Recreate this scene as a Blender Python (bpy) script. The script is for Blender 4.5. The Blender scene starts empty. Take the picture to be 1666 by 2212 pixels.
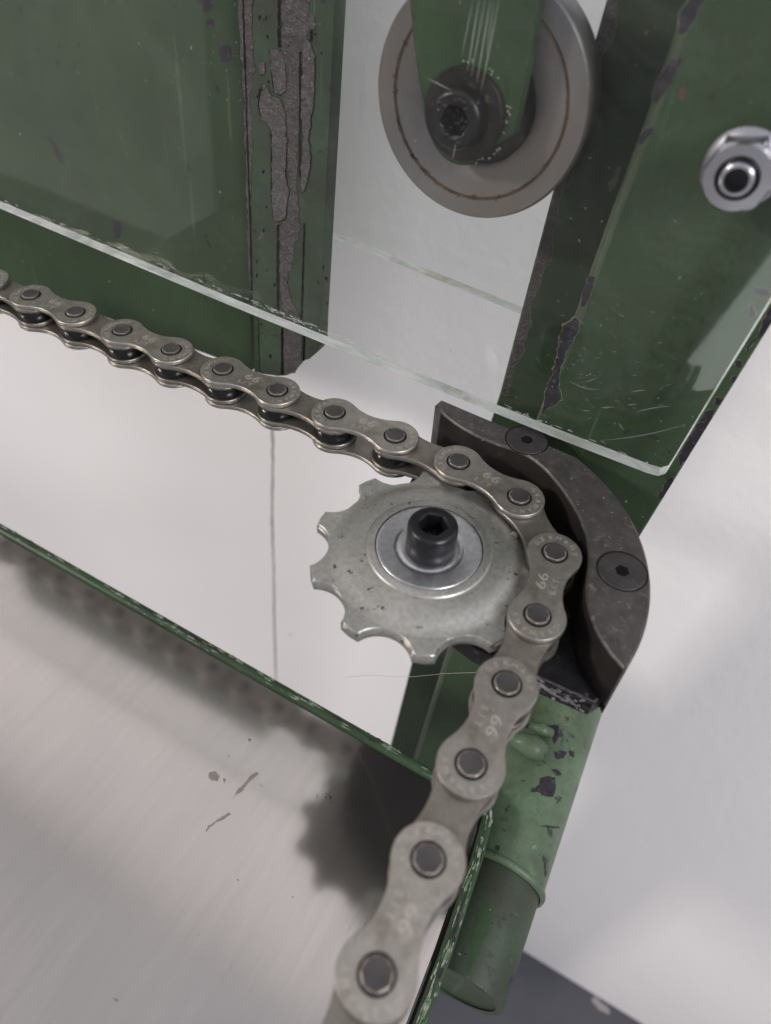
import bpy, bmesh, math, random
import numpy as np
from mathutils import Vector, Matrix

random.seed(7)
S = 0.001                                  # everything below is written in millimetres
scn = bpy.context.scene
COL = scn.collection

# ------------------------------------------------------------------ camera
Rcw = np.array([[0.8739304799631008, 0.4737701749512378, 0.10856950547063283],
                [0.41605093730066506, -0.6136840763715665, -0.6710390986963543],
                [-0.25129093450162965, 0.631611966111038, -0.7334297447626779]])
CAM = np.array([12.23547227331682, -89.76580667897821, 85.53627124211457])
MCH = np.array([[0.9983173538350368, -0.008777804551589635, -0.05731850642589176],
                [0.006910682731403633, 0.999441586563881, -0.03269185691420251],
                [0.05757346173216449, 0.03224073807398725, 0.9978205406334804]])
FPX = 1574.37
cd = bpy.data.cameras.new('camera')
cam = bpy.data.objects.new('camera', cd); COL.objects.link(cam)
m = Matrix(((Rcw[0][0], -Rcw[1][0], -Rcw[2][0], CAM[0]*S),
            (Rcw[0][1], -Rcw[1][1], -Rcw[2][1], CAM[1]*S),
            (Rcw[0][2], -Rcw[1][2], -Rcw[2][2], CAM[2]*S),
            (0, 0, 0, 1)))
cam.matrix_world = m
cd.sensor_fit = 'VERTICAL'; cd.sensor_height = 9.8; cd.sensor_width = 7.38
cd.lens = FPX/2212*9.8
cd.clip_start = 0.005; cd.clip_end = 50
cd.dof.use_dof = True; cd.dof.focus_distance = 0.140; cd.dof.aperture_fstop = cd.lens/1.35
scn.camera = cam

# ------------------------------------------------------------------ world and lamps
w = bpy.data.worlds.new('World'); scn.world = w; w.use_nodes = True
nt = w.node_tree; nt.nodes.clear()
wo = nt.nodes.new('ShaderNodeOutputWorld'); bg = nt.nodes.new('ShaderNodeBackground')
tc = nt.nodes.new('ShaderNodeTexCoord'); sep = nt.nodes.new('ShaderNodeSeparateXYZ')
nt.links.new(tc.outputs['Generated'], sep.inputs[0])
rz = nt.nodes.new('ShaderNodeValToRGB'); rx = nt.nodes.new('ShaderNodeValToRGB')
mz = nt.nodes.new('ShaderNodeMapRange'); mz.inputs[1].default_value = -1; mz.inputs[2].default_value = 1
nt.links.new(sep.outputs[2], mz.inputs[0]); nt.links.new(mz.outputs[0], rz.inputs[0])
rz.color_ramp.elements[0].color = (.50, .49, .49, 1); rz.color_ramp.elements[0].position = .3
rz.color_ramp.elements[1].color = (.92, .92, .94, 1); rz.color_ramp.elements[1].position = .85
mx = nt.nodes.new('ShaderNodeMapRange'); mx.inputs[1].default_value = -1; mx.inputs[2].default_value = 1
nt.links.new(sep.outputs[0], mx.inputs[0]); nt.links.new(mx.outputs[0], rx.inputs[0])
rx.color_ramp.elements[0].color = (1.03, .96, .93, 1); rx.color_ramp.elements[1].color = (.95, .99, 1.08, 1)
mu = nt.nodes.new('ShaderNodeMix'); mu.data_type = 'RGBA'; mu.blend_type = 'MULTIPLY'; mu.inputs[0].default_value = 1
nt.links.new(rz.outputs[0], mu.inputs[6]); nt.links.new(rx.outputs[0], mu.inputs[7])
nt.links.new(mu.outputs[2], bg.inputs[0]); bg.inputs[1].default_value = .66
nt.links.new(bg.outputs[0], wo.inputs[0])

def area(name, loc, aim, sx, sy, power, col):
    l = bpy.data.lights.new(name, 'AREA'); l.shape = 'RECTANGLE'; l.size = sx*S; l.size_y = sy*S
    l.energy = power; l.color = col
    o = bpy.data.objects.new(name, l); COL.objects.link(o)
    o.location = Vector(loc)*S
    d = Vector(aim)-Vector(loc); o.rotation_euler = d.to_track_quat('-Z', 'Y').to_euler()
    return o
# a bright window behind and right of the viewer, and softer room light from above left
area('window_light', (1300, -720, 1050), (0, 60, -60), 550, 650, 24.0, (.98, .98, 1.0))
area('room_lamp_light', (-1010, -760, 560), (0, 20, -60), 150, 150, 10.0, (1.0, .93, .87))
# two lamps added in front of the cover to put pale reflections in the acrylic
def pane_lamp(name, pts, power, col):
    l = bpy.data.lights.new(name, 'AREA'); l.shape = 'RECTANGLE'
    c = Vector(pts[0]); l.size = pts[1]*S; l.size_y = pts[2]*S; l.energy = power; l.color = col
    o = bpy.data.objects.new(name, l); COL.objects.link(o); o.location = c*S
    o.rotation_euler = (Matrix.Rotation(math.radians(pts[3]), 4, 'Y') @ Matrix.Rotation(math.radians(90), 4, 'X')).to_euler()
pane_lamp('low_reflection_light', ((68, -700, -318), 44, 200, 10), .09, (.92, 1.0, .97))
pane_lamp('side_veil_light', ((-965, -700, -315), 630, 370, 0), .40, (1.0, .97, .93))

vs = scn.view_settings
vs.view_transform = 'Standard'; vs.look = 'None'; vs.gamma = 1; vs.exposure = 0.0; vs.use_curve_mapping = False
scn.cycles.max_bounces = 10; scn.cycles.transparent_max_bounces = 16
scn.cycles.use_denoising = True
scn.cycles.caustics_reflective = False; scn.cycles.caustics_refractive = False

# ------------------------------------------------------------------ tracing helpers (measured points -> real planes)
C0 = np.array([833., 1106.])
def ray(p):
    return Rcw.T @ np.array([(p[0]-C0[0])/FPX, (p[1]-C0[1])/FPX, 1.])
def on_y(p, y):
    d = ray(p); s = (y-CAM[1])/d[1]; return CAM+d*s
def on_z(p, z):
    d = ray(p); s = (z-CAM[2])/d[2]; return CAM+d*s
def ch_xy(p, z=-2.4):
    n_ = MCH[:, 2]; P_ = MCH @ np.array([0, 0, z]); d = ray(p); q_ = CAM+d*(((P_-CAM) @ n_)/(d @ n_)); return MCH.T @ q_
def xz(pts, y): return [(float(q[0]), float(q[2])) for q in (on_y(p, y) for p in pts)]
def xy(pts, z): return [(float(q[0]), float(q[1])) for q in (on_z(p, z) for p in pts)]
def c5(x, y): return ((1900+.7035*x)/1.844, .7035*y/1.844)
def c7(x, y): return ((1900+.7035*x)/1.844, (1100+.7035*y)/1.844)
def c8(x, y): return ((900+.678*x)/1.844, .678*y/1.844)
def cB(x, y): return ((1500+.6*x)/1.844, (2550+.6*y)/1.844)
def cD(x, y): return ((1500+.6*x)/1.844, (3150+.6*y)/1.844)
def cT(x, y): return (1.0204*x/1.844, (2800+1.0204*y)/1.844)

# frames: local (u,v,w) -> world mm
F_W = lambda u, v, w_: np.array([u, v, w_])
def F_CH(u, v, w_): return MCH @ np.array([u, v, w_])
def F_Y(y0): return lambda u, v, w_: np.array([u, y0-w_, v])      # w towards the viewer (-Y)
def F_AX(p0, p1):                                                 # axis frame along p0->p1
    a = Vector(p1)-Vector(p0); a.normalize()
    u = a.cross(Vector((0, 0, 1)))
    if u.length < 1e-3: u = Vector((1, 0, 0))
    u.normalize(); v = a.cross(u)
    P = Vector(p0)
    return lambda x, y, z: np.array(P+u*x+v*y+a*z)

# ------------------------------------------------------------------ mesh builder
class MB:
    def __init__(s): s.v = []; s.f = []; s.m = []; s.sm = []
    def add(s, vs_, fs, mi=0, smooth=None):
        b = len(s.v); s.v += [tuple(x) for x in vs_]
        for i, f in enumerate(fs):
            s.f.append([b+k for k in f]); s.m.append(mi)
            s.sm.append(bool(smooth[i]) if isinstance(smooth, (list, tuple)) else bool(smooth))
    def prism(s, poly, z0, z1, fr, ch=0.0, mi=0, smooth=True, ch0=0.0):
        poly = [tuple(p) for p in poly]
        A = sum(poly[i][0]*poly[(i+1) % len(poly)][1]-poly[(i+1) % len(poly)][0]*poly[i][1] for i in range(len(poly)))
        if A < 0: poly = poly[::-1]
        n = len(poly)
        def inset(d):
            out = []
            for i in range(n):
                a = Vector(poly[i-1]); b = Vector(poly[i]); c = Vector(poly[(i+1) % n])
                e1 = (b-a); e2 = (c-b)
                if e1.length < 1e-9 or e2.length < 1e-9: out.append(tuple(b)); continue
                e1.normalize(); e2.normalize()
                n1 = Vector((-e1.y, e1.x)); n2 = Vector((-e2.y, e2.x)); nn = n1+n2
                if nn.length < 1e-6: nn = n1
                nn.normalize(); k = d/max(.4, nn.dot(n1)); out.append((b.x+nn.x*k, b.y+nn.y*k))
            return out
        rings = []
        if ch0 > 0: rings += [(inset(ch0), z0), (poly, z0+ch0)]
        else: rings += [(poly, z0)]
        if ch > 0: rings += [(poly, z1-ch), (inset(ch), z1)]
        else: rings += [(poly, z1)]
        vv = [fr(p[0], p[1], z) for r, z in rings for p in r]
        ff = []; sm = []
        for k in range(len(rings)-1):
            for i in range(n):
                j = (i+1) % n
                ff.append([k*n+i, k*n+j, (k+1)*n+j, (k+1)*n+i]); sm.append(smooth)
        # caps (own vertices: keeps the flat faces flat)
        base = len(vv)
        vv += [fr(p[0], p[1], rings[-1][1]) for p in rings[-1][0]]; ff.append([base+i for i in range(n)]); sm.append(False)
        base = len(vv)
        vv += [fr(p[0], p[1], rings[0][1]) for p in rings[0][0]]; ff.append([base+n-1-i for i in range(n)]); sm.append(False)
        s.add(vv, ff, mi, sm)
    def lathe(s, prof, fr, n=64, mi=0, cx=0, cy=0, smooth=True):
        """prof: list of (r,z) segments lists; each sublist is shaded smooth on its own"""
        if not isinstance(prof[0], list): prof = [prof]
        for pr in prof:
            vv = []; ff = []
            for r, z in pr:
                for i in range(n):
                    a = 2*math.pi*i/n; vv.append(fr(cx+r*math.cos(a), cy+r*math.sin(a), z))
            for k in range(len(pr)-1):
                for i in range(n):
                    j = (i+1) % n; ff.append([k*n+i, k*n+j, (k+1)*n+j, (k+1)*n+i])
            s.add(vv, ff, mi, smooth)
    def facets(s, rings, fr, mi=0, smooth=False, cap=True):
        """rings: list of (list of (x,y), z)"""
        for k in range(len(rings)-1):
            (a, za), (b, zb) = rings[k], rings[k+1]; n = len(a)
            vv = [fr(p[0], p[1], za) for p in a]+[fr(p[0], p[1], zb) for p in b]
            s.add(vv, [[i, (i+1) % n, n+(i+1) % n, n+i] for i in range(n)], mi, smooth)
        if cap:
            a, za = rings[-1]; s.add([fr(p[0], p[1], za) for p in a], [list(range(len(a)))], mi, False)
    def sweep(s, pts, r, mi=0, n=10):
        pts = [Vector(p) for p in pts]; vv = []; ff = []
        for i, p in enumerate(pts):
            t = (pts[min(i+1, len(pts)-1)]-pts[max(i-1, 0)]).normalized()
            u = t.cross(Vector((.3, .2, 1))).normalized(); v = t.cross(u)
            rr = r[i] if isinstance(r, (list, tuple)) else r
            for k in range(n):
                a = 2*math.pi*k/n; vv.append(p+u*math.cos(a)*rr+v*math.sin(a)*rr)
        for i in range(len(pts)-1):
            for k in range(n):
                j = (k+1) % n; ff.append([i*n+k, i*n+j, (i+1)*n+j, (i+1)*n+k])
        ff.append(list(range(n))[::-1]); ff.append([len(vv)-n+k for k in range(n)])
        s.add(vv, ff, mi, True)
    def build(s, name, mats, parent=None, fix=True):
        me = bpy.data.meshes.new(name)
        me.from_pydata([(v[0]*S, v[1]*S, v[2]*S) for v in s.v], [], s.f)
        if not isinstance(mats, (list, tuple)): mats = [mats]
        for m_ in mats: me.materials.append(m_)
        for p, mi, sm in zip(me.polygons, s.m, s.sm): p.material_index = mi; p.use_smooth = sm
        if fix:
            bm = bmesh.new(); bm.from_mesh(me); bmesh.ops.recalc_face_normals(bm, faces=bm.faces); bm.to_mesh(me); bm.free()
        o = bpy.data.objects.new(name, me); COL.objects.link(o)
        if parent is not None:
            o.parent = parent
            r = parent
            off = Vector((0, 0, 0))
            while r is not None: off += r.location; r = r.parent
            o.location = -off
        return o

def tag(o, label=None, cat=None, group=None, kind=None):
    if label: o['label'] = label
    if cat: o['category'] = cat
    if group: o['group'] = group
    if kind: o['kind'] = kind
    return o
def thing(name, label, cat, loc=(0, 0, 0), group=None):
    o = bpy.data.objects.new(name, None); COL.objects.link(o)
    o.location = Vector([float(c) for c in loc])*S; o.empty_display_size = .01
    return tag(o, label, cat, group)

def jag(poly, amp, step=.5, seed=0, octaves=2):
    """subdivide a polygon and roughen its outline"""
    rnd = random.Random(seed); out = []
    n = len(poly)
    for i in range(n):
        a = Vector(poly[i]); b = Vector(poly[(i+1) % n]); L = (b-a).length
        k = max(1, int(L/step))
        for j in range(k): out.append(a.lerp(b, j/k))
    m_ = len(out); low = [rnd.uniform(-1, 1) for _ in range(m_)]
    sm = [(low[i-2]+low[i-1]*2+low[i]*3+low[(i+1) % m_]*2+low[(i+2) % m_])/5 for i in range(m_)]
    res = []
    for i, p in enumerate(out):
        t = (out[(i+1) % m_]-out[i-1]); nn = Vector((-t.y, t.x))
        if nn.length > 1e-9: nn.normalize()
        d = amp*(sm[i]*1.3+rnd.uniform(-.45, .45))
        res.append((p.x+nn.x*d, p.y+nn.y*d))
    return res
def blob(cx, cy, rx_, ry, ang=0, n=22, amp=.18, seed=0):
    rnd = random.Random(seed); ph = [rnd.uniform(0, 6.28) for _ in range(4)]; out = []
    for i in range(n):
        a = 2*math.pi*i/n
        k = 1+amp*(math.sin(2*a+ph[0])+.7*math.sin(3*a+ph[1])+.6*math.sin(5*a+ph[2])+.5*rnd.uniform(-1, 1))
        x = rx_*k*math.cos(a); y = ry*k*math.sin(a)
        out.append((cx+x*math.cos(ang)-y*math.sin(ang), cy+x*math.sin(ang)+y*math.cos(ang)))
    return out

# ------------------------------------------------------------------ materials
class NT:
    def __init__(s, name):
        s.mat = bpy.data.materials.new(name); s.mat.use_nodes = True; s.t = s.mat.node_tree; s.t.nodes.clear()
        s.out = s.n('ShaderNodeOutputMaterial')
        s.co = s.n('ShaderNodeTexCoord').outputs['Object']
    def n(s, t): return s.t.nodes.new(t)
    def l(s, a, b): s.t.links.new(a, b)
    def val(s, inp, v):
        if hasattr(v, 'is_output') or isinstance(v, bpy.types.NodeSocket): s.l(v, inp)
        else: inp.default_value = v
    def noise(s, scale, detail=4, rough=.55, stretch=None, off=0.0, dist=0.0):
        co = s.co
        if stretch or off:
            mp = s.n('ShaderNodeMapping'); s.l(co, mp.inputs[0])
            if stretch: mp.inputs['Scale'].default_value = stretch
            mp.inputs['Location'].default_value = (off, off*.7, -off)
            co = mp.outputs[0]
        n = s.n('ShaderNodeTexNoise'); s.l(co, n.inputs['Vector'])
        n.inputs['Scale'].default_value = scale; n.inputs['Detail'].default_value = detail
        n.inputs['Roughness'].default_value = rough; n.inputs['Distortion'].default_value = dist
        return n.outputs['Fac']
    def ramp(s, fac, a, b, ca=(0, 0, 0, 1), cb=(1, 1, 1, 1), interp='LINEAR'):
        r = s.n('ShaderNodeValToRGB'); s.l(fac, r.inputs[0]); e = r.color_ramp.elements
        r.color_ramp.interpolation = interp
        e[0].position = a; e[1].position = b
        e[0].color = ca if len(ca) == 4 else (*ca, 1); e[1].color = cb if len(cb) == 4 else (*cb, 1)
        return r.outputs[0]
    def mix(s, fac, a, b, blend='MIX'):
        m_ = s.n('ShaderNodeMix'); m_.data_type = 'RGBA'; m_.blend_type = blend
        s.val(m_.inputs[0], fac)
        for i, c in ((6, a), (7, b)):
            if isinstance(c, tuple): m_.inputs[i].default_value = c if len(c) == 4 else (*c, 1)
            else: s.l(c, m_.inputs[i])
        return m_.outputs[2]
    def math(s, op, a, b=0.0):
        m_ = s.n('ShaderNodeMath'); m_.operation = op; s.val(m_.inputs[0], a); s.val(m_.inputs[1], b); return m_.outputs[0]
    def bump(s, h, strength=.3, dist=.0001, normal=None):
        b = s.n('ShaderNodeBump'); b.inputs['Strength'].default_value = strength; b.inputs['Distance'].default_value = dist
        s.l(h, b.inputs['Height'])
        if normal is not None: s.l(normal, b.inputs['Normal'])
        return b.outputs[0]
    def pbr(s, col, metal=0., rough=.5, normal=None, spec=.5, coat=0.):
        p = s.n('ShaderNodeBsdfPrincipled')
        if isinstance(col, tuple): p.inputs['Base Color'].default_value = (*col[:3], 1)
        else: s.l(col, p.inputs['Base Color'])
        s.val(p.inputs['Metallic'], metal); s.val(p.inputs['Roughness'], rough)
        p.inputs['Specular IOR Level'].default_value = spec; p.inputs['Coat Weight'].default_value = coat
        if normal is not None: s.l(normal, p.inputs['Normal'])
        s.l(p.outputs[0], s.out.inputs[0]); return p

def m_chain(name, a, b, rough=.42, metal=.85, stain=(.10, .07, .05), st=.62):
    t = NT(name)
    n1 = t.noise(90, 5, .6); n2 = t.noise(900, 4, .6, off=3); n3 = t.noise(300, 6, .7, off=7)
    c = t.mix(t.ramp(n1, .35, .65), a, b)
    c = t.mix(t.math('MULTIPLY', t.ramp(n2, .35, .7), .45), c, tuple(x*.55 for x in a))
    c = t.mix(t.math('MULTIPLY', t.ramp(t.noise(2200, 3, .6, off=17), .60, .72), .5), c, tuple(min(1, x*1.5) for x in a))
    c = t.mix(t.ramp(n3, st, st+.10), c, stain)
    oi = t.n('ShaderNodeObjectInfo')
    c = t.mix(t.math('MULTIPLY', oi.outputs['Random'], .30), c, tuple(x*.55 for x in b), 'MIX')
    c = t.mix(t.math('MULTIPLY', t.ramp(t.noise(190, 5, .7, off=27), .50, .68), .5), c, (.13, .105, .08))
    r = t.math('ADD', t.math('MULTIPLY', n3, .25), rough-.14)
    t.pbr(c, metal, r, t.bump(t.math('ADD', n2, n3), .55, .00006), .5)
    return t.mat
M_PLATE = m_chain('nickel_steel', (.46, .437, .40), (.35, .33, .30), .40, .88, st=.66)
M_PLATE2 = m_chain('nickel_steel_worn', (.37, .345, .31), (.27, .25, .22), .42, .88, st=.60)
M_PIN = m_chain('pin_steel', (.105, .10, .105), (.06, .057, .06), .42, .6)
M_ROLL = m_chain('roller_steel', (.045, .043, .045), (.02, .02, .022), .25, .7)
M_ETCH = NT('etched_mark'); M_ETCH.pbr((.47, .44, .39), .8, .5); M_ETCH = M_ETCH.mat

def m_alu(name, base, dark, rough, speck=.70, metal=.85, brushed=None):
    t = NT(name)
    n1 = t.noise(75, 6, .68); n2 = t.noise(1300, 4, .6, off=2); n3 = t.noise(800, 4, .6, off=5)
    c = t.mix(t.ramp(n1, .35, .7), base, dark)
    c = t.mix(t.math('MULTIPLY', t.ramp(n2, .35, .7), .40), c, tuple(x*.5 for x in dark))
    c = t.mix(t.ramp(n3, speck, speck+.05), c, (.06, .055, .05))
    t.pbr(c, metal, t.math('ADD', t.math('MULTIPLY', n3, .22), rough-.1), t.bump(n3, .35, .00012), .5)
    return t.mat
M_SPR = m_alu('dull_zinc_steel', (.46, .455, .43), (.34, .34, .32), .38, .64, .82)
M_HUB = m_alu('turned_aluminium', (.66, .67, .70), (.56, .57, .60), .33, .80, .95)

def m_black(name, *a_, **k_):
    return m_black0(name, *a_, **k_)
def m_black0(name, a=(.05, .046, .044), b=(.022, .021, .022), rough=.45, metal=.5, wear=(.16, .14, .12), wt=.58, scl=1., spec=.5):
    t = NT(name)
    n1 = t.noise(130*scl, 6, .65); n2 = t.noise(1100*scl, 4, .6, off=4); n3 = t.noise(260*scl, 7, .7, off=9)
    c = t.mix(t.ramp(n1, .35, .65), a, b)
    c = t.mix(t.ramp(n3, wt, wt+.14), c, wear)
    c = t.mix(t.math('MULTIPLY', t.ramp(n2, .4, .7), .4), c, b)
    t.pbr(c, metal, t.math('ADD', t.math('MULTIPLY', n1, .3), rough-.15), t.bump(n2, .5, .0001), spec)
    return t.mat
M_GUARD = m_black('worn_gunmetal', (.100, .092, .088), (.056, .052, .051), .46, .55, (.19, .175, .16), .56, 2.6)
M_GUARD_IN = m_black('guard_inner_shade', (.020, .016, .014), (.007, .0065, .007), .65, .0, (.06, .04, .028), .62, spec=.15)  # darker copy of the guard steel for its shaded inner side
M_OXIDE = m_black('black_oxide', (.028, .028, .032), (.013, .013, .015), .34, .6, (.10, .09, .08), .70)
M_SCREWB = m_black('screw_black', (.048, .044, .045), (.026, .024, .025), .55, .3, (.12, .11, .10), .60, 2.2)
M_DIRTY = m_black('greasy_dirt', (.026, .021, .018), (.007, .006, .006), .42, .2, (.20, .17, .13), .60, 2., spec=.3)
M_DARK = m_black('groove_dark', (.008, .007, .007), (.004, .004, .004), .8, .0, (.015, .014, .012), .65, spec=.1)

def m_green(name, base=(.042, .070, .037), dark=(.029, .049, .026), rough=.34, dirt=.0, chips=.70, dirtcol=(.035, .032, .022), scale=1., spec=.3):
    t = NT(name)
    n1 = t.noise(35*scale, 5, .55); n2 = t.noise(700*scale, 3, .5, off=3); n3 = t.noise(190*scale, 7, .72, off=8, dist=.3)
    n4 = t.noise(60*scale, 6, .65, off=12)
    c = t.mix(t.ramp(n1, .35, .68), base, dark)
    if dirt > 0: c = t.mix(t.math('MULTIPLY', t.ramp(n4, .42, .66), dirt), c, dirtcol)
    c = t.mix(t.ramp(n3, chips, chips+.012), c, (.022, .019, .026))
    c = t.mix(t.ramp(t.noise(620*scale, 4, .6, off=21), .71, .73), c, (.20, .21, .14))
    c = t.mix(t.math('MULTIPLY', t.ramp(t.noise(1500*scale, 3, .6, off=31), .35, .7), .35), c, tuple(x*.6 for x in dark))
    sc1 = t.noise(420*scale, 3, .6, stretch=(1, 1, .06), off=41); c = t.mix(t.math('MULTIPLY', t.ramp(sc1, .66, .72), .30), c, tuple(min(1, x*2.2) for x in base))
    c = t.mix(t.math('MULTIPLY', t.ramp(t.noise(240*scale, 6, .75, off=51), .50, .70), .45), c, dirtcol)
    h = t.math('SUBTRACT', t.math('MULTIPLY', n2, .5), t.ramp(n3, chips-.01, chips+.01))
    t.pbr(c, 0, t.math('ADD', t.math('MULTIPLY', n4, .25), rough-.08), t.bump(h, .25, .00015), spec)
    return t.mat
M_GREEN = m_green('green_paint', rough=.50, spec=.16)
M_GREEN_D = m_green('green_paint_grimy', (.034, .070, .030), (.018, .040, .017), .45, .4, .64)
M_TUBE = m_green('green_paint_worn', (.115, .175, .108), (.085, .135, .080), .36, .55, .60)
M_TUBE_G = m_green('green_paint_dirty', (.042, .064, .039), (.026, .040, .027), .45, .95, .60)
M_PLG = m_green('green_paint_old', (.048, .082, .048), (.032, .056, .034), .5, .75, .62, scale=1.3)
M_RIM = m_green('green_paint_rim', (.036, .070, .034), (.020, .042, .020), .36, .3, .64, scale=1.4)
M_CHIP = m_black('bare_chip', (.026, .022, .030), (.012, .010, .015), .6, .0, (.11, .095, .09), .56, 4., spec=.3)
M_PRIMER = NT('primer_edge')
M_PRIMER.pbr(M_PRIMER.mix(M_PRIMER.ramp(M_PRIMER.noise(900, 4), .4, .6), (.17, .175, .125), (.07, .085, .055)), 0, .6); M_PRIMER = M_PRIMER.mat
M_WORN = NT('worn_pale_edge')
M_WORN.pbr(M_WORN.mix(M_WORN.ramp(M_WORN.noise(700, 5, .7), .42, .55), (.27, .275, .25), (.06, .12, .055)), .1, .5); M_WORN = M_WORN.mat
def m_bare(name, a, b, sc=1.):
    t = NT(name); n1 = t.noise(160*sc, 6, .7); n2 = t.noise(800*sc, 5, .65, off=3)
    c = t.mix(t.ramp(n1, .35, .65), a, b)
    c = t.mix(t.ramp(n2, .55, .75), c, tuple(x*1.6 for x in a))
    n4 = t.noise(2600*sc, 3, .6, off=6); c = t.mix(t.math('MULTIPLY', t.ramp(n4, .40, .62), .6), c, tuple(x*.45 for x in b))
    c = t.mix(t.ramp(t.noise(1700*sc, 4, .6, off=16), .66, .70), c, tuple(x*2.4 for x in a))
    t.pbr(c, .15, .6, t.bump(t.math('ADD', n1, n2), 1., .0008), .35)
    return t.mat
M_BARE = m_bare('bare_pitted_steel', (.112, .098, .096), (.066, .058, .060))
M_FLAKE = m_bare('flaked_undercoat', (.122, .108, .107), (.084, .074, .077), .8)

def m_tray():
    t = NT('brushed_sheet')
    n1 = t.noise(14, 4, .5); br = t.noise(500, 5, .65, stretch=(1, .08, 1), off=2)
    br2 = t.noise(900, 4, .6, stretch=(1, .12, 1), off=6); sp = t.noise(120, 6, .7, off=11)
    c = t.mix(t.ramp(n1, .35, .65), (.56, .535, .515), (.48, .465, .455))
    c = t.mix(t.math('MULTIPLY', t.ramp(br, .35, .7), .22), c, (.36, .35, .345))
    c = t.mix(t.math('MULTIPLY', t.ramp(sp, .70, .74), .7), c, (.16, .12, .10))
    r = t.math('ADD', t.math('MULTIPLY', br, .05), .085)
    t.pbr(c, .97, r, t.bump(br2, .12, .00003), .5)
    return t.mat
M_TRAY = m_tray()
M_SCUFF = NT('scuff_mark'); M_SCUFF.pbr((.30, .27, .25), .85, .35); M_SCUFF = M_SCUFF.mat

def m_wall():
    t = NT('white_plaster')
    n1 = t.noise(260, 6, .6); n2 = t.noise(60, 4, .5, off=4); n3 = t.noise(5, 3, .5, off=9)
    c = t.mix(t.ramp(n3, .3, .7), (.80, .775, .78), (.755, .735, .745))
    c = t.mix(t.ramp(t.noise(170, 3, .5, off=15), .78, .79), c, (.35, .34, .33))
    t.pbr(c, 0, .55, t.bump(t.math('ADD', n1, n2), .35, .0007), .2)
    return t.mat
M_WALL = m_wall()
def m_floor():
    t = NT('dark_floor'); n1 = t.noise(20, 6, .6)
    c = t.mix(t.ramp(n1, .35, .65), (.058, .060, .072), (.045, .047, .058))
    c = t.mix(t.ramp(t.noise(55, 5, .6, off=4), .74, .76), c, (.25, .24, .23))
    t.pbr(c, 0, .35, t.bump(n1, .2, .001), .5); return t.mat
M_FLOOR = m_floor()
M_FLOOR_PALE = NT('pale_floor_unseen'); M_FLOOR_PALE.pbr(M_FLOOR_PALE.mix(M_FLOOR_PALE.ramp(M_FLOOR_PALE.noise(8, 5), .3, .7), (.34, .33, .32), (.27, .265, .26)), 0, .5); M_FLOOR_PALE = M_FLOOR_PALE.mat
M_CRACK = NT('crack_shadow'); M_CRACK.pbr((.30, .29, .28), 0, .8); M_CRACK = M_CRACK.mat

def m_wheel():
    t = NT('dull_aluminium_wheel')
    n1 = t.noise(70, 5, .6); n2 = t.noise(700, 4, .6, off=2)
    c = t.mix(t.ramp(n1, .35, .65), (.20, .20, .215), (.145, .143, .15))
    c = t.mix(t.ramp(t.noise(28, 3, .5, off=5), .50, .66), c, (.17, .15, .135))
    c = t.mix(t.math('MULTIPLY', t.ramp(n2, .45, .7), .25), c, (.22, .17, .13))
    t.pbr(c, .45, .40, t.bump(n2, .2, .00008), .5); return t.mat
M_WHEEL = m_wheel()
def m_rust():
    t = NT('rust'); n1 = t.noise(500, 6, .7)
    t.pbr(t.mix(t.ramp(n1, .35, .65), (.095, .050, .024), (.040, .022, .013)), 0, .75, t.bump(n1, .8, .0003)); return t.mat
M_RUST = m_rust()
M_ZINC = NT('bright_zinc'); M_ZINC.pbr((.46, .46, .50), 1., .27, M_ZINC.bump(M_ZINC.noise(500, 3), .06, .00005)); M_ZINC = M_ZINC.mat
M_SEAL = NT('black_seal'); M_SEAL.pbr((.012, .011, .014), 0, .4); M_SEAL = M_SEAL.mat

def m_acryl(name, haze=.03, tint=(.99, .995, .99)):
    t = NT(name)
    geo = t.n('ShaderNodeNewGeometry'); vd = t.n('ShaderNodeVectorMath'); vd.operation = 'DOT_PRODUCT'
    t.l(geo.outputs['Normal'], vd.inputs[0]); t.l(geo.outputs['Incoming'], vd.inputs[1])
    c = t.math('ABSOLUTE', vd.outputs['Value']); one = t.math('SUBTRACT', 1.0, c)
    F = t.math('ADD', t.math('MULTIPLY', t.math('POWER', one, 5.), .96), .042)
    tr = t.n('ShaderNodeBsdfTransparent'); tr.inputs[0].default_value = (*tint, 1)
    gl = t.n('ShaderNodeBsdfGlossy'); gl.inputs['Roughness'].default_value = .03
    df = t.n('ShaderNodeBsdfDiffuse'); df.inputs[0].default_value = (.75, .78, .76, 1)
    m1 = t.n('ShaderNodeMixShader'); t.l(F, m1.inputs[0]); t.l(tr.outputs[0], m1.inputs[1]); t.l(gl.outputs[0], m1.inputs[2])
    m2 = t.n('ShaderNodeMixShader')
    sc = t.noise(900, 4, .7, stretch=(.15, 1, 1)); hz = t.math('ADD', t.math('MULTIPLY', t.ramp(sc, .68, .74), .04), haze)
    hz = t.math('ADD', hz, t.math('MULTIPLY', t.ramp(t.noise(45, 6, .7, off=3, dist=1.5), .50, .75), .022))
    hz = t.math('ADD', hz, t.math('MULTIPLY', t.ramp(t.noise(1400, 2, .5, off=8), .74, .76), .12))
    t.l(hz, m2.inputs[0]); t.l(m1.outputs[0], m2.inputs[1]); t.l(df.outputs[0], m2.inputs[2])
    t.l(m2.outputs[0], t.out.inputs[0]); return t.mat
M_PANE = m_acryl('clear_acrylic', .004)
M_PANE2 = m_acryl('clear_acrylic_rear', .02)
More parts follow.
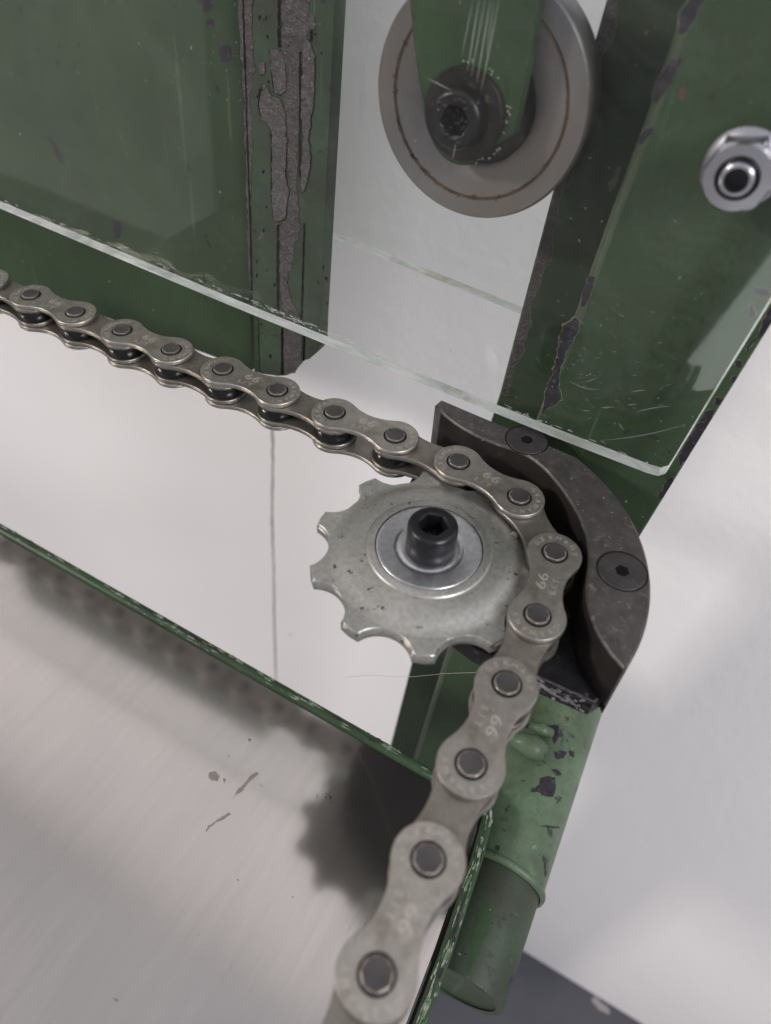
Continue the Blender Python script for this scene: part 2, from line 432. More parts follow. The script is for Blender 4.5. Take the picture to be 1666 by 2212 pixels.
def m_edge():
    t = NT('sawn_acrylic_edge')
    n1 = t.noise(300, 5, .7, stretch=(.25, 1, 1)); n2 = t.noise(90, 4, .6, off=4)
    c = t.mix(t.ramp(n1, .4, .62), (.92, .95, .94), (.62, .68, .65))
    c = t.mix(t.ramp(n2, .56, .70), c, (.50, .50, .43))
    p = t.pbr(c, 0, .35, t.bump(n1, .4, .0002))
    tl = t.n('ShaderNodeBsdfTranslucent'); t.l(c, tl.inputs[0]); ms = t.n('ShaderNodeMixShader'); ms.inputs[0].default_value = .5
    t.l(p.outputs[0], ms.inputs[1]); t.l(tl.outputs[0], ms.inputs[2]); t.l(ms.outputs[0], t.out.inputs[0]); return t.mat
M_EDGE = m_edge()
M_SCR = NT('scratch_white'); _d = M_SCR.n('ShaderNodeBsdfDiffuse'); _d.inputs[0].default_value = (.55, .58, .55, 1)
_t = M_SCR.n('ShaderNodeBsdfTransparent'); _m = M_SCR.n('ShaderNodeMixShader'); _m.inputs[0].default_value = .30
M_SCR.l(_t.outputs[0], _m.inputs[1]); M_SCR.l(_d.outputs[0], _m.inputs[2]); M_SCR.l(_m.outputs[0], M_SCR.out.inputs[0]); M_SCR = M_SCR.mat
M_SCRAPE = NT('scrape_pale'); M_SCRAPE.pbr((.26, .25, .24), .3, .55); M_SCRAPE = M_SCRAPE.mat
M_HAIR = NT('fibre'); M_HAIR.pbr((.42, .40, .34), 0, .5); M_HAIR = M_HAIR.mat

# ------------------------------------------------------------------ structure: wall and floor
WY = 110.; FZ = float(on_y((1260, 2133), WY)[2])
b = MB()
b.add([(-3000, WY, FZ), (3000, WY, FZ), (3000, WY, 1500), (-3000, WY, 1500), (-3000, WY+60, FZ), (3000, WY+60, FZ), (3000, WY+60, 1500), (-3000, WY+60, 1500)],
      [[0, 1, 2, 3], [4, 7, 6, 5], [3, 2, 6, 7], [0, 3, 7, 4], [1, 5, 6, 2]], 0, False)
crk = [on_y(p, WY) for p in [(589, 860), (590, 1000), (588, 1120), (592, 1230), (593, 1340), (597, 1480), (598, 1600)]]
pc = []
rr = random.Random(3)
fine = []
for i in range(len(crk)-1):
    for k in range(10): fine.append(crk[i]+(crk[i+1]-crk[i])*k/10)
L = [(q[0]-.75+rr.uniform(-.25, .25), q[2]) for q in fine]; Rr = [(q[0]+.6+rr.uniform(-.25, .25), q[2]) for q in fine]
for i in range(len(L)-1):
    b.add([(L[i][0], WY-.05, L[i][1]), (Rr[i][0], WY-.05, Rr[i][1]), (Rr[i+1][0], WY-.05, Rr[i+1][1]), (L[i+1][0], WY-.05, L[i+1][1])], [[0, 1, 2, 3]], 1, False)
wall = b.build('wall', [M_WALL, M_CRACK], fix=False); tag(wall, kind='structure')
b = MB()
b.add([(-3000, -2500, FZ), (3000, -2500, FZ), (3000, WY, FZ), (-3000, WY, FZ)], [[0, 1, 2, 3]])
q = on_z((1297, 2172), FZ+.1)
b.prism(blob(float(q[0]), float(q[1]), 6.5, 3.2, -.2, seed=4), FZ+.02, FZ+.4, F_W, mi=1)
b.add([(-3000, -2500, FZ+1), (3000, -2500, FZ+1), (3000, -60, FZ+1), (-3000, -60, FZ+1)], [[0, 1, 2, 3]], 2, False)  # unseen paler floor added so the cover has something bright to reflect
floor = b.build('floor', [M_FLOOR, M_SCRAPE, M_FLOOR_PALE], fix=False); tag(floor, kind='structure')

# ------------------------------------------------------------------ chain
PINS = [(-114.024, 2.923), (-101.324, 2.923), (-88.624, 2.923), (-75.924, 2.923), (-63.224, 2.923), (-50.524, 2.923), (-37.824, 2.923),
        (-25.124, 2.923), (-12.428, 2.615), (0.0, 0.0), (9.283, -8.667), (10.948, -21.257), (11.183, -33.955), (11.379, -46.654),
        (11.575, -59.352), (11.77, -72.051)]
for k in range(4): PINS.insert(0, (PINS[0][0]-12.7, 2.923))
for k in range(4): PINS.append((PINS[-1][0]+.196, PINS[-1][1]-12.698))
def plate_outline(r, waist, h=6.35, n=14):
    # end circles at +-h joined by concave arcs down to the waist
    # arc radius q with centre (0, waist+q): tangent to the circle -> (h^2 + (waist+q)^2) = (r+q)^2
    q = (h*h+waist*waist-r*r)/(2*(r-waist))
    cy = waist+q; a0 = math.atan2(cy, -h)           # direction from circle centre (h,0) to arc centre
    pts = []
    t = a0
    for i in range(2*n+1):                          # right end circle from +t round to -t
        a = t-(2*t)*i/(2*n); pts.append((h+r*math.cos(a), r*math.sin(a)))
    ph = math.atan2(h, cy)                          # half angle of the concave arc
    for i in range(1, n): # bottom concave, centre (0,-cy)
        a = ph-2*ph*i/n; pts.append((q*math.sin(a), -cy+q*math.cos(a)))
    for i in range(2*n+1):
        a = math.pi+t-(2*t)*i/(2*n); pts.append((-h+r*math.cos(a), r*math.sin(a)))
    for i in range(1, n):
        a = ph-2*ph*i/n; pts.append((-q*math.sin(a), cy-q*math.cos(a)))
    return pts
PO = plate_outline(4.35, 2.75); PI_ = plate_outline(4.25, 2.95)
ZP = [-.35, -1.30, -1.34, -2.29, -4.93, -5.88, -5.92, -6.87]
chain = thing('bicycle_chain', 'worn nickel steel roller chain running round the small sprocket', 'chain')
def raw(mb, name, mats):
    o = mb.build(name, mats); me = o.data; bpy.data.objects.remove(o); return me
bo = MB(); bo.prism(PO, ZP[1], ZP[0], F_W, .14, ch0=.1); bo.prism(PO, ZP[7], ZP[6], F_W, .1, ch0=.14)
me_outer = raw(bo, 'outer_link', [M_PLATE])
bi = MB(); bi.prism(PI_, ZP[3], ZP[2], F_W, .12, ch0=.1); bi.prism(PI_, ZP[5], ZP[4], F_W, .1, ch0=.12)
me_inner = raw(bi, 'inner_link', [M_PLATE2])
bp = MB()
bp.lathe([[(2.12, ZP[0]+.012), (1.80, ZP[0]+.014)]], F_W, 28, mi=1)
bp.lathe([[(1.86, ZP[0]+.0), (1.84, -.18), (1.78, -.04)]], F_W, 28)
hx_ = lambda r, w_: [(r*(1+w_*math.cos(7*2*math.pi*i/28))*math.cos(2*math.pi*i/28), r*(1+w_*math.cos(7*2*math.pi*i/28))*math.sin(2*math.pi*i/28)) for i in range(28)]
bp.facets([(hx_(1.78, 0), -.04), (hx_(1.58, .06), .05)], F_W, 2, cap=False)
bp.facets([(hx_(1.58, .06), .05), (hx_(1.35, .05), .03), (hx_(.5, 0), .02)], F_W, 0)
bp.lathe([[(1.8, -7.15), (1.8, -.3)], [(1.8, -7.15), (.01, -7.15)]], F_W, 28)
me_pin = raw(bp, 'pin', [M_PIN, M_DARK, M_PLATE2])
brl = MB(); brl.lathe([[(3.0, ZP[4]+.03), (3.75, ZP[4]+.05), (3.88, ZP[4]+.2), (3.88, ZP[3]-.2), (3.75, ZP[3]-.05), (3.0, ZP[3]-.03)]], F_W, 36)
me_roller = raw(brl, 'roller', [M_ROLL])
# stamped lettering, one mesh shared by the outer links
def text_mesh(txt, size, z, M_=None, space=1.0):
    cu = bpy.data.curves.new('t', 'FONT'); cu.body = txt; cu.size = size; cu.extrude = .012; cu.offset = 0
    cu.align_x = 'CENTER'; cu.align_y = 'CENTER'; cu.space_character = space; cu.resolution_u = 3
    o = bpy.data.objects.new('t', cu); COL.objects.link(o)
    bpy.context.view_layer.update()
    me = bpy.data.meshes.new_from_object(o.evaluated_get(bpy.context.evaluated_depsgraph_get()))
    vs_ = [(M_ @ v.co) if M_ else v.co.copy() for v in me.vertices]; fs = [list(p.vertices) for p in me.polygons]
    bpy.data.objects.remove(o); bpy.data.curves.remove(cu)
    return [(v.x, v.y, v.z+z) for v in vs_], fs
bt = MB()
v_, f_ = text_mesh('66', 2.9, ZP[0]+.012, Matrix.Translation((0.2, .65, 0)) @ Matrix.Diagonal((1.15, .78, 1, 1))); bt.add(v_, f_)
v_, f_ = text_mesh('S.I.T', 1.35, ZP[0]+.012, Matrix.Translation((-.3, -1.35, 0)), 1.3); bt.add(v_, f_)
for sx in (-1, 1):
    for i, chh in enumerate('GERMANY'):
        a = math.radians(72-i*24) if sx > 0 else math.radians(252-i*24)
        Mx = Matrix.Translation((sx*6.35+3.15*math.cos(a), 3.15*math.sin(a), 0)) @ Matrix.Rotation(a-math.pi/2, 4, 'Z')
        v_, f_ = text_mesh(chh, 1.15, ZP[0]+.012, Mx); bt.add(v_, f_)
me_text = bpy.data.meshes.new('lettering'); me_text.from_pydata([(x*S, y*S, z*S) for x, y, z in bt.v], [], bt.f); me_text.materials.append(M_ETCH)

MC4 = Matrix([[*MCH[i], 0] for i in range(3)]+[[0, 0, 0, 1]])
def link_obj(name, me, parent, mat):
    o = bpy.data.objects.new(name, me); COL.objects.link(o); o.parent = parent; o.matrix_local = mat; return o
for i in range(len(PINS)-1):
    a = Vector((*PINS[i], 0)); c = Vector((*PINS[i+1], 0)); mid = (a+c)/2; ang = math.atan2((c-a).y, (c-a).x)
    Ml = MC4 @ Matrix.Translation(mid*S) @ Matrix.Rotation(ang, 4, 'Z')
    if i % 2 == 0:                                   # outer links join pins 0-1, 2-3 ...
        ol = link_obj('outer_link', me_outer, chain, Ml)
        for sx in (-1, 1):
            link_obj('pin', me_pin, ol, Matrix.Translation((sx*.00635, 0, 0)) @ Matrix.Rotation(rr.uniform(0, 6), 4, 'Z'))
        flip = 0 if i not in (14,) else math.pi
        link_obj('lettering', me_text, ol, Matrix.Rotation(flip, 4, 'Z'))
    else:
        il = link_obj('inner_link', me_inner, chain, Ml)
        for sx in (-1, 1): link_obj('roller', me_roller, il, Matrix.Translation((sx*.00635, 0, 0)))

# ------------------------------------------------------------------ sprocket
SC = (-8.7, -16.9)
spr = thing('chain_sprocket', 'small ten tooth grey metal sprocket inside the chain bend', 'sprocket', MCH @ np.array([SC[0], SC[1], -5]))
out = []
rt = 18.95; rg = 4.85; Rp = 20.85
for k in range(10):
    th = math.radians(24-12-24+36*k)                # gullet angle
    th = math.radians(-12+36*k)
    # intersection of the gullet circle with the tip circle
    cosd = (rt*rt+Rp*Rp-rg*rg)/(2*rt*Rp); dl = math.acos(cosd)
    ax = math.atan2(rt*math.sin(dl), rt*math.cos(dl)-Rp)     # angle on the gullet circle
    for j in range(15):
        a = -ax - (2*math.pi-2*ax)*j/14
        x = Rp+rg*math.cos(a); y = rg*math.sin(a)
        out.append((x*math.cos(th)-y*math.sin(th), x*math.sin(th)+y*math.cos(th)))
    t0 = th+dl; t1 = th+math.radians(36)-dl
    for j in range(1, 4):
        a = t0+(t1-t0)*j/4; rj = rt+(.12 if j == 2 else .06)
        out.append((rj*math.cos(a), rj*math.sin(a)))
out2 = [(SC[0]+x, SC[1]+y) for x, y in out]
b = MB()
b.prism(out2, -5.0, -2.75, F_CH, .28, ch0=.2)
b.lathe([[(16.0, -2.76), (15.5, -2.72), (14.8, -2.5), (13.8, -2.0), (12.6, -1.5), (11.2, -1.25), (10.1, -1.2)],
         [(10.1, -1.2), (9.95, -.95), (9.8, -.85), (8.62, -.85)], [(8.62, -.85), (8.62, -1.6)]], F_CH, 96, cx=SC[0], cy=SC[1])
for k in range(26):
    q_ = ch_xy((1103+rr.uniform(-13, 15), 1160+rr.uniform(-11, 11)))
    b.lathe([[(.55, -2.75), (.42, -2.35), (.2, -2.2), (.01, -2.15)]], F_CH, 9, 1, q_[0], q_[1])
b.build('toothed_plate', [M_SPR, M_PRIMER], spr)
b = MB()
prof = [[(8.5, -1.5), (8.5, -.98), (8.38, -.88)]]
seg = [(8.38, -.88)]
r = 8.1
kk = 0
while r > 5.6: seg.append((r, -.88+(.010 if kk % 2 else 0)-.016*kk)); r -= .13; kk += 1
seg += [(5.45, -1.24), (5.35, -1.34), (4.8, -1.36), (4.7, -1.28), (4.3, -1.28), (2, -1.3)]
b.lathe(prof+[seg], F_CH, 96, cx=SC[0], cy=SC[1])
b.build('bearing_disc', [M_HUB], spr)
def hexring(r, n=36, rot=0.):
    o = []
    for i in range(n):
        a = 2*math.pi*i/n; k = math.cos(math.pi/6)/math.cos(((a) % (math.pi/3))-math.pi/6); o.append((r*k*math.cos(a+rot), r*k*math.sin(a+rot)))
    return o
def circ(r, n=36): return [(r*math.cos(2*math.pi*i/n), r*math.sin(2*math.pi*i/n)) for i in range(n)]
def cap_screw(b, fr, R, z0, z1, rh, depth, rot=.3, mi=0, mi_in=0):
    b.lathe([[(R-.1, z0), (R, z0+.15), (R, z1-.7), (R-.08, z1-.45), (R-.35, z1-.12), (R-.6, z1)]], fr, 48, mi)
    b.facets([(circ(R-.6), z1), (circ(rh*1.16+.12), z1), (hexring(rh*1.155, rot=rot), z1-.25)], fr, mi, cap=False)
    b.facets([(hexring(rh*1.155, rot=rot), z1-.25), (hexring(rh*1.12, rot=rot), z1-depth)], fr, mi_in)
b = MB(); Fs = lambda x, y, z: F_CH(SC[0]+.2+x, SC[1]+y, z)
cap_screw(b, Fs, 3.95, -1.3, 4.5, 1.95, 3.0, mi_in=1)
for i in range(9):
    a = i*1.3; b.lathe([[(.35, 1.65), (.25, 1.95), (.01, 2.0)]], Fs, 8, cx=1.3*math.cos(a)*rr.uniform(.3, 1), cy=1.3*math.sin(a)*rr.uniform(.3, 1))
b.build('cap_screw', [M_OXIDE, M_DARK], spr)

# ------------------------------------------------------------------ guard
gd = thing('chain_guard', 'thick dark steel quarter ring guard with two flush screws outside the chain bend', 'chain guard', MCH @ np.array([12, 0, -14]))
def arc(cx, cy, r, a0, a1, n=24): return [(cx+r*math.cos(math.radians(a0+(a1-a0)*i/n)), cy+r*math.sin(math.radians(a0+(a1-a0)*i/n))) for i in range(n+1)]
RO = 34.3
outer = arc(SC[0], SC[1], RO, -12, 66, 40)
# tip at lower right, then outer arc, then straight back edge, end face, inner arc
inner = [(-20.8, 13.2), (-19.2, 12.3), (-16.2, 11.1), (-12.5, 10.3), (-9.1, 10.1), (-5.8, 10.3), (-2.6, 10.2), (0, 9.3), (2.4, 7.9), (5, 5.9), (7.4, 3.7), (9.4, 1.6),
         (11.2, -.7), (12.8, -3.2), (13.9, -5.8), (14.9, -9.2), (15.6, -12.8), (16.6, -15.6), (18.3, -18.4), (20.1, -20.6), (22.2, -22.4)]
def smoothp(p, it=2):
    for _ in range(it):
        q = [p[0]]
        for i in range(len(p)-1):
            a, c = p[i], p[i+1]; q += [(a[0]*.75+c[0]*.25, a[1]*.75+c[1]*.25), (a[0]*.25+c[0]*.75, a[1]*.25+c[1]*.75)]
        q.append(p[-1]); p = q
    return p
wallp = [(24.6, -23.9)]+outer+[(-22.3, 16.6)]+[(-22.6, 14.5)]+smoothp(inner, 1)
Fg = F_CH
b = MB()
# wall of the guard: top face, chamfer, sides
b.prism(wallp, -10.6, -.15, Fg, .35)
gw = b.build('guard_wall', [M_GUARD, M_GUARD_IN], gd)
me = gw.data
for p in me.polygons:                       # inner side blackened: shade of the chain gap put into its colour
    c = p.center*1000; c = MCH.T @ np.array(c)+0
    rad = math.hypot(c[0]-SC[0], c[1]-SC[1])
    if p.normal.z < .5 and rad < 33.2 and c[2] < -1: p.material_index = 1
floorp = [(23.1, -24.2), (24.6, -21.0)]+outer[2:]+[(-21.5, 16.2), (-21.2, -6)]+arc(SC[0], SC[1], 15.5, 150, 275, 16)+[(-5.0, -30.0+.2), (-2.2, -24.5), (4, -24.6), (14, -24.4)]
floorp = [(23.1, -24.2), (24.4, -22.0)]+outer[1:]+[(-21.8, 16.2), (-21.6, 4), (-20.5, -6), (-17.5, -14), (-10, -19), (-3.5, -22.6), (4, -24.4), (14, -24.5)]
b = MB(); b.prism(floorp, -14.6, -10.5, Fg, .25, smooth=False)
b.prism(jag([(14.5, -24.62), (22.6, -24.3), (22.4, -24.1), (14.5, -24.3)], .12, .6, 5), -11.0, -10.35, Fg, mi=1, smooth=False)
b.build('guard_floor', [m_black('scraped_black', (.022, .021, .024), (.008, .008, .010), .45, .1, (.16, .155, .16), .60, 1.2, spec=.2), M_FLAKE], gd)
b = MB(); Ffr = lambda u, v, w_: F_CH(u, -24.42+.012*(u-14)-w_, v)
for k in range(70):
    u = rr.uniform(13.5, 22.6); v = rr.uniform(-14.2, -10.7)
    b.prism(blob(u, v, rr.uniform(.15, .9), rr.uniform(.06, .28), rr.uniform(-.3, .2), 10, .3, seed=k+40), .01, .18+.004*k/70, Ffr, mi=rr.choice([0, 0, 1]), smooth=False)
for k in range(46):
    u = rr.uniform(13.5, 22.8); b.prism(blob(u, -24.3+.012*(u-14), rr.uniform(.2, .8), rr.uniform(.05, .14), 0, 9, .3, seed=k+300), -10.52, -10.44, Fg, mi=0, smooth=False)
for k in range(34):
    a = math.radians(rr.uniform(-8, 100)); r_ = rr.uniform(26.8, 33.6); u = SC[0]+r_*math.cos(a); v = SC[1]+r_*math.sin(a)
    if v > 15.5 or math.hypot(u+3.9, v-14) < 4.2 or math.hypot(u-19.6, v+7) < 4.2: continue
    b.prism(blob(u, v, rr.uniform(.05, .35), rr.uniform(.03, .07), rr.uniform(0, 3), 8, .2, seed=k+500), -.16, -.13, Fg, mi=0, smooth=False)
b.build('scrape_marks', [M_SCRAPE, M_CHIP], gd)
for (x, y) in ((-3.9, 14.0), (19.65, -7.0)):
    b = MB(); Fq = (lambda X_, Y_: (lambda u, v, z: F_CH(X_+u, Y_+v, z)))(x, y)
    b.lathe([[(3.75, -.6), (3.75, -.12), (3.55, -.06)], [(3.55, -.06), (2.8, -.04), (1.5, -.08)]], Fq, 40)
    b.facets([(circ(1.5), -.08), (hexring(1.15), -.10)], Fq, 0, cap=False)
    b.facets([(hexring(1.15), -.10), (hexring(1.1), -.105)], Fq, 1)  # shallow socket filled black to stand for the shade of its depth
    b.lathe([[(4.0, -.135), (3.72, -.135)]], Fq, 40, mi=1)
    b.build('countersunk_screw', [M_SCREWB, M_DARK], gd)

# ------------------------------------------------------------------ steel upright (frame column), foot tube
fr_ = thing('steel_upright', 'tall green painted steel column with chipped edges standing on the right', 'machine frame', (10, 22, -150))
YF = 19.5
FFr = F_Y(YF)
front = [(-3.0, 300)]+xz([(1515, -110), (1480, 0), (1400, 235), (1310, 480), (1240, 680), (1165, 885)], YF)
low = xz([(960, 1420), (898, 1620), (860, 1740), (836, 1810)], YF)+[(-8.0, FZ)]
right = xz([(1830, 420), (1666, 700), (1520, 935), (1380, 1162)], YF)
rb = (21.0, low[-1][1])
frontE = front
poly = [(x+1.3, z) for x, z in front+low]+[rb]+right[::-1]+[(23.4, front[0][1])]
b = MB()
b.prism(poly, -1.6, 0, FFr, .3, smooth=True)
fl = front+low
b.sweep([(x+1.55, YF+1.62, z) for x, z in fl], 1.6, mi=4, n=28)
# chips on the folded left edge
def chip(b, pts, y, seed, amp=.16, ring=.22, mi_ring=1, mi=2, fr=None, lift=.0, clamp=None):
    """pts in the plane; pale primer ring just proud of the paint, dark metal inside it"""
    fr = fr or F_Y(y)
    P = jag(pts, amp, .3, seed)
    if clamp: P = [clamp(p) for p in P]
    ring *= .40
    if ring > 0:
        n = len(P); A = sum(P[i][0]*P[(i+1) % n][1]-P[(i+1) % n][0]*P[i][1] for i in range(n)); sg = 1 if A > 0 else -1
        rnd = random.Random(seed+50); Q = []
        for i in range(n):
            t = Vector(P[(i+1) % n])-Vector(P[i-1]); nn = Vector((t.y, -t.x))*sg
            if nn.length > 1e-9: nn.normalize()
            d = ring*rnd.uniform(.2, 1.5); Q.append((P[i][0]+nn.x*d, P[i][1]+nn.y*d) if not clamp else clamp((P[i][0]+nn.x*d, P[i][1]+nn.y*d)))
        b.prism(Q, lift+.005, lift+.03, fr, mi=mi_ring, smooth=False)
    b.prism(P, lift+.01, lift+.05, fr, mi=mi, smooth=False)
for k, (x, y, a_, c_, an) in enumerate([(1215, 50, 40, 62, -.2), (1072, 440, 26, 75, -.45), (958, 762, 20, 30, -.4), (775, 1022, 11, 52, -.1), (1325, 555, 8, 8, 0), (1165, 525, 18, 24, 0)]):
    ctr = on_y(c5(x, y), YF); s_ = .7035/1.844/12.5
    if k < 4: chip(b, blob(float(ctr[0]), float(ctr[2]), a_*s_, c_*s_*1.25, an*.4, 18, .16, seed=k), YF, k, .15, .10 if k else .25)
    else: b.prism(blob(float(ctr[0]), float(ctr[2]), a_*s_, c_*s_, 0, 12, .2, seed=k), 0.005, .03, FFr, mi=(2 if k == 4 else 3), smooth=False)
chip(b, xz([c7(*p) for p in [(640, 0), (668, 5), (652, 100), (605, 170), (580, 182), (592, 110)]], YF), YF, 11, .12, .2)
chip(b, xz([c7(*p) for p in [(555, 235), (588, 260), (560, 340), (525, 400), (492, 470), (470, 560), (462, 640), (487, 700), (430, 735), (368, 768), (380, 700), (402, 610), (440, 520), (458, 440), (472, 350), (488, 280)]], YF), YF, 12, .18, .38)
# worn right edge
def clampR(p):
    for i in range(len(right)-1):
        (xa, za), (xb, zb) = right[i], right[i+1]
        if zb <= p[1] <= za: return (min(p[0], xa+(xb-xa)*(p[1]-za)/(zb-za)-.05), p[1])
    if p[1] < right[-1][1]:
        k = (p[1]-right[-1][1])/(rb[1]-right[-1][1]); return (min(p[0], right[-1][0]+(rb[0]-right[-1][0])*k-.05), p[1])
    return (min(p[0], right[0][0]-.05), p[1])
for k, pp in enumerate([[(1575, 60), (1640, 55), (1655, 110), (1600, 120), (1570, 95)], [(1535, 150), (1575, 145), (1580, 230), (1545, 240)],
                        [(1640, 180), (1700, 150), (1700, 240), (1640, 330), (1560, 400), (1530, 430), (1530, 400), (1600, 320)],
                        [(1470, 480), (1500, 485), (1490, 515), (1462, 510)], [(1440, 570), (1465, 565), (1455, 600), (1430, 600)],
                        [(1350, 690), (1390, 695), (1370, 730), (1345, 720)],
                        [(1290, 775), (1350, 760), (1320, 840), (1250, 940), (1180, 1040), (1150, 1080), (1130, 1060), (1160, 980), (1230, 860)],
                        [(1060, 1180), (1110, 1130), (1120, 1180), (1060, 1250), (1025, 1270), (1030, 1230)]]):
    chip(b, xz([c7(*p) for p in pp], YF), YF, 30+k, .22, .22, clamp=clampR)
for k, (x, y, a_, c_) in enumerate([(985, 905, 10, 4), (850, 880, 5, 30), (1010, 915, 16, 8), (1085, 990, 14, 6), (938, 1362, 9, 6), (845, 1275, 8, 8)]):
    ctr = on_y(c7(x, y), YF); s_ = .7035/1.844/11
    b.prism(blob(float(ctr[0]), float(ctr[2]), a_*s_, c_*s_, -.5, 12, .25, seed=70+k), 0.005, .03, FFr, mi=(1 if k > 3 else 2), smooth=False)
b.build('front_plate', [M_GREEN, M_PRIMER, M_CHIP, M_RUST, m_green('green_paint_fold_lit', (.066, .098, .056), (.046, .072, .040), .36, .6, .62, spec=.45)], fr_)  # fold's lit highlight put into a lighter, worn green
# rear flange of the channel
YR = 37.
FR2 = F_Y(YR)
rearL = [(-15.2, 300)]+xz([(1352, -180), (1310, 0), (1262, 170), (1190, 430), (1140, 620), (1080, 850)], YR)
rearLow = xz([(890, 1430), (845, 1605), (812, 1740), (795, 1810)], YR)+[(-20.5, FZ)]
rp = rearL+rearLow+[(10, rearLow[-1][1]), (10, rearL[0][1])]
b = MB(); b.prism(rp, -2.4, 0, FR2, .3)
rearL = rearL[1:]
edge = [(x+.45, z) for x, z in rearL]+[(x+2.1+.5*math.sin(z*.35)+.4*math.sin(z*.9), z) for x, z in [(rearL[-1][0]+(rearL[0][0]-rearL[-1][0])*k/40, rearL[-1][1]+(rearL[0][1]-rearL[-1][1])*k/40) for k in range(41)]]
chip(b, edge, YR, 90, .10, .25, 1, 2)
b.build('rear_flange', [M_GREEN_D, M_PRIMER, M_BARE], fr_)
b = MB()
b.prism([(1.5, YF+1.6), (3.3, YF+1.6), (3.3, YR), (1.5, YR)], rearLow[-1][1], 300, F_W, smooth=False)
b.build('web', [M_GREEN_D], fr_)
# foot tube
P0 = Vector((25.2, 26, -83)); P1 = Vector((27.4, -49.5, -83))
Fa = F_AX(P0, P1); LT = (P1-P0).length
b = MB()
rT = 10.3
b.lathe([[(rT, -2), (rT, LT-24)], [(rT, LT-24), (rT+.55, LT-23.7), (rT+.7, LT-23.1), (rT+.5, LT-22.5), (rT-.2, LT-22.3)]], Fa, 72, 0)
b.lathe([[(rT-.45, LT-23), (rT-.45, LT-.3), (rT-.6, LT)], [(rT-.6, LT), (rT-1.9, LT)], [(rT-1.9, LT), (rT-1.9, LT-40)]], Fa, 72, 1)
b.lathe([[(rT, -2), (0.01, -2)]], Fa, 72, 0)
b.lathe([[(rT-1.85, LT-.25), (rT-2.6, LT-.45), (.01, LT-.4)]], Fa, 48, 4)
def on_tube(px, seedpts, b, r0, mi=2, lift=.03):
    pass
def tube_patch(b, pix, seed, mi, r0, amp=.2):
    """irregular worn patch lying on the tube: measured outline projected on the cylinder"""
    P = []
    for p in pix:
        d = ray(p); o = Vector([float(c) for c in CAM]); d = Vector([float(c) for c in d]).normalized()
        a = (P1-P0).normalized(); oc = o-P0; dd = d-a*d.dot(a); oo = oc-a*oc.dot(a)
        A = dd.dot(dd); B = 2*dd.dot(oo); Cc = oo.dot(oo)-r0*r0; D = B*B-4*A*Cc
        if D < 0: D = 0
        t = (-B-math.sqrt(D))/(2*A); X_ = o+d*t; z = (X_-P0).dot(a)
        u = a.cross(Vector((0, 0, 1))).normalized(); v = a.cross(u); th = math.atan2((X_-P0).dot(v), (X_-P0).dot(u))
        P.append((th*r0, z))
    P = jag(P, amp, .5, seed)
    A = sum(P[i][0]*P[(i+1) % len(P)][1]-P[(i+1) % len(P)][0]*P[i][1] for i in range(len(P)))
    if A < 0: P = P[::-1]
    def inside(x, y):
        c_ = False; n_ = len(P)
        for i in range(n_):
            x1, y1 = P[i]; x2, y2 = P[i-1]
            if (y1 > y) != (y2 > y) and x < (x2-x1)*(y-y1)/(y2-y1)+x1: c_ = not c_
        return c_
    st = .11
    s0 = min(p[0] for p in P); s1 = max(p[0] for p in P); z0_ = min(p[1] for p in P); z1_ = max(p[1] for p in P)
    for i in range(int((s1-s0)/st)+1):
        for j in range(int((z1_-z0_)/st)+1):
            x = s0+(i+.5)*st; y = z0_+(j+.5)*st
            if inside(x, y):
                q_ = [(x-st/2, y-st/2), (x+st/2, y-st/2), (x+st/2, y+st/2), (x-st/2, y+st/2)]
                b.add([Fa((r0+.03)*math.cos(u_/r0), (r0+.03)*math.sin(u_/r0), v2) for u_, v2 in q_], [[0, 1, 2, 3]], mi, False)
for k, pp in enumerate([[(1080, 910), (1150, 900), (1195, 905), (1195, 960), (1175, 1045), (1095, 1040), (1075, 1010), (1020, 1005), (1080, 960)],
                        [(1170, 730), (1215, 725), (1260, 745), (1240, 780), (1200, 795), (1180, 770)], [(1275, 735), (1310, 735), (1310, 775), (1285, 760)],
                        [(1155, 855), (1205, 860), (1225, 890), (1195, 895)], [(1010, 545), (1090, 560), (1210, 575), (1225, 640), (1180, 690), (1150, 610), (1080, 590)]]):
    tube_patch(b, [cB(*p) for p in pp], 200+k, 2, rT, .25)
tube_patch(b, [cB(*p) for p in [(1245, 505), (1285, 510), (1280, 545), (1255, 540)]], 210, 3, rT, .12)
for k, pp in enumerate([[(1060, 228), (1140, 232), (1220, 240), (1215, 248), (1130, 245)], [(1105, 450), (1118, 450), (1125, 560), (1118, 565)],
                        [(1060, 620), (1095, 615), (1100, 670), (1070, 655)], [(790, 360), (820, 365), (815, 400), (785, 390)]]):
    tube_patch(b, [cD(*p) for p in pp], 220+k, 2, rT, .08)
for k, pp in enumerate([[(690, 780), (745, 770), (760, 850), (720, 960), (690, 1060), (640, 1160), (610, 1220), (600, 1160), (640, 1040), (630, 930), (660, 860)],
                        [(890, 1120), (905, 1125), (900, 1140), (885, 1138)], [(700, 1310), (725, 1310), (720, 1340), (700, 1335)]]):
    tube_patch(b, [cD(*p) for p in pp], 230+k, 4, rT-.45, .35)
tb = b.build('foot_tube', [M_TUBE, M_TUBE_G, M_CHIP, M_RUST, M_GREEN_D], fr_, fix=False)
# weld bead and short bracket between the column and the tube
b = MB()
wb = [on_z(cB(*p), z) for p, z in [((900, 590), -72), ((980, 620), -71.5), ((1060, 660), -71.3), ((1130, 700), -72)]]
b.sweep([w_-np.array([0, 2.2, 0]) for w_ in wb], [1.2, 2.3, 2.9, 2.2], n=16)
wb2 = [on_z(cB(*p), z) for p, z in [((1020, 560), -71.5), ((1090, 590), -71), ((1170, 620), -71.5)]]
b.sweep(wb2, [.9, 1.5, 1.0], n=12)
b.build('weld_bead', [M_TUBE], fr_)

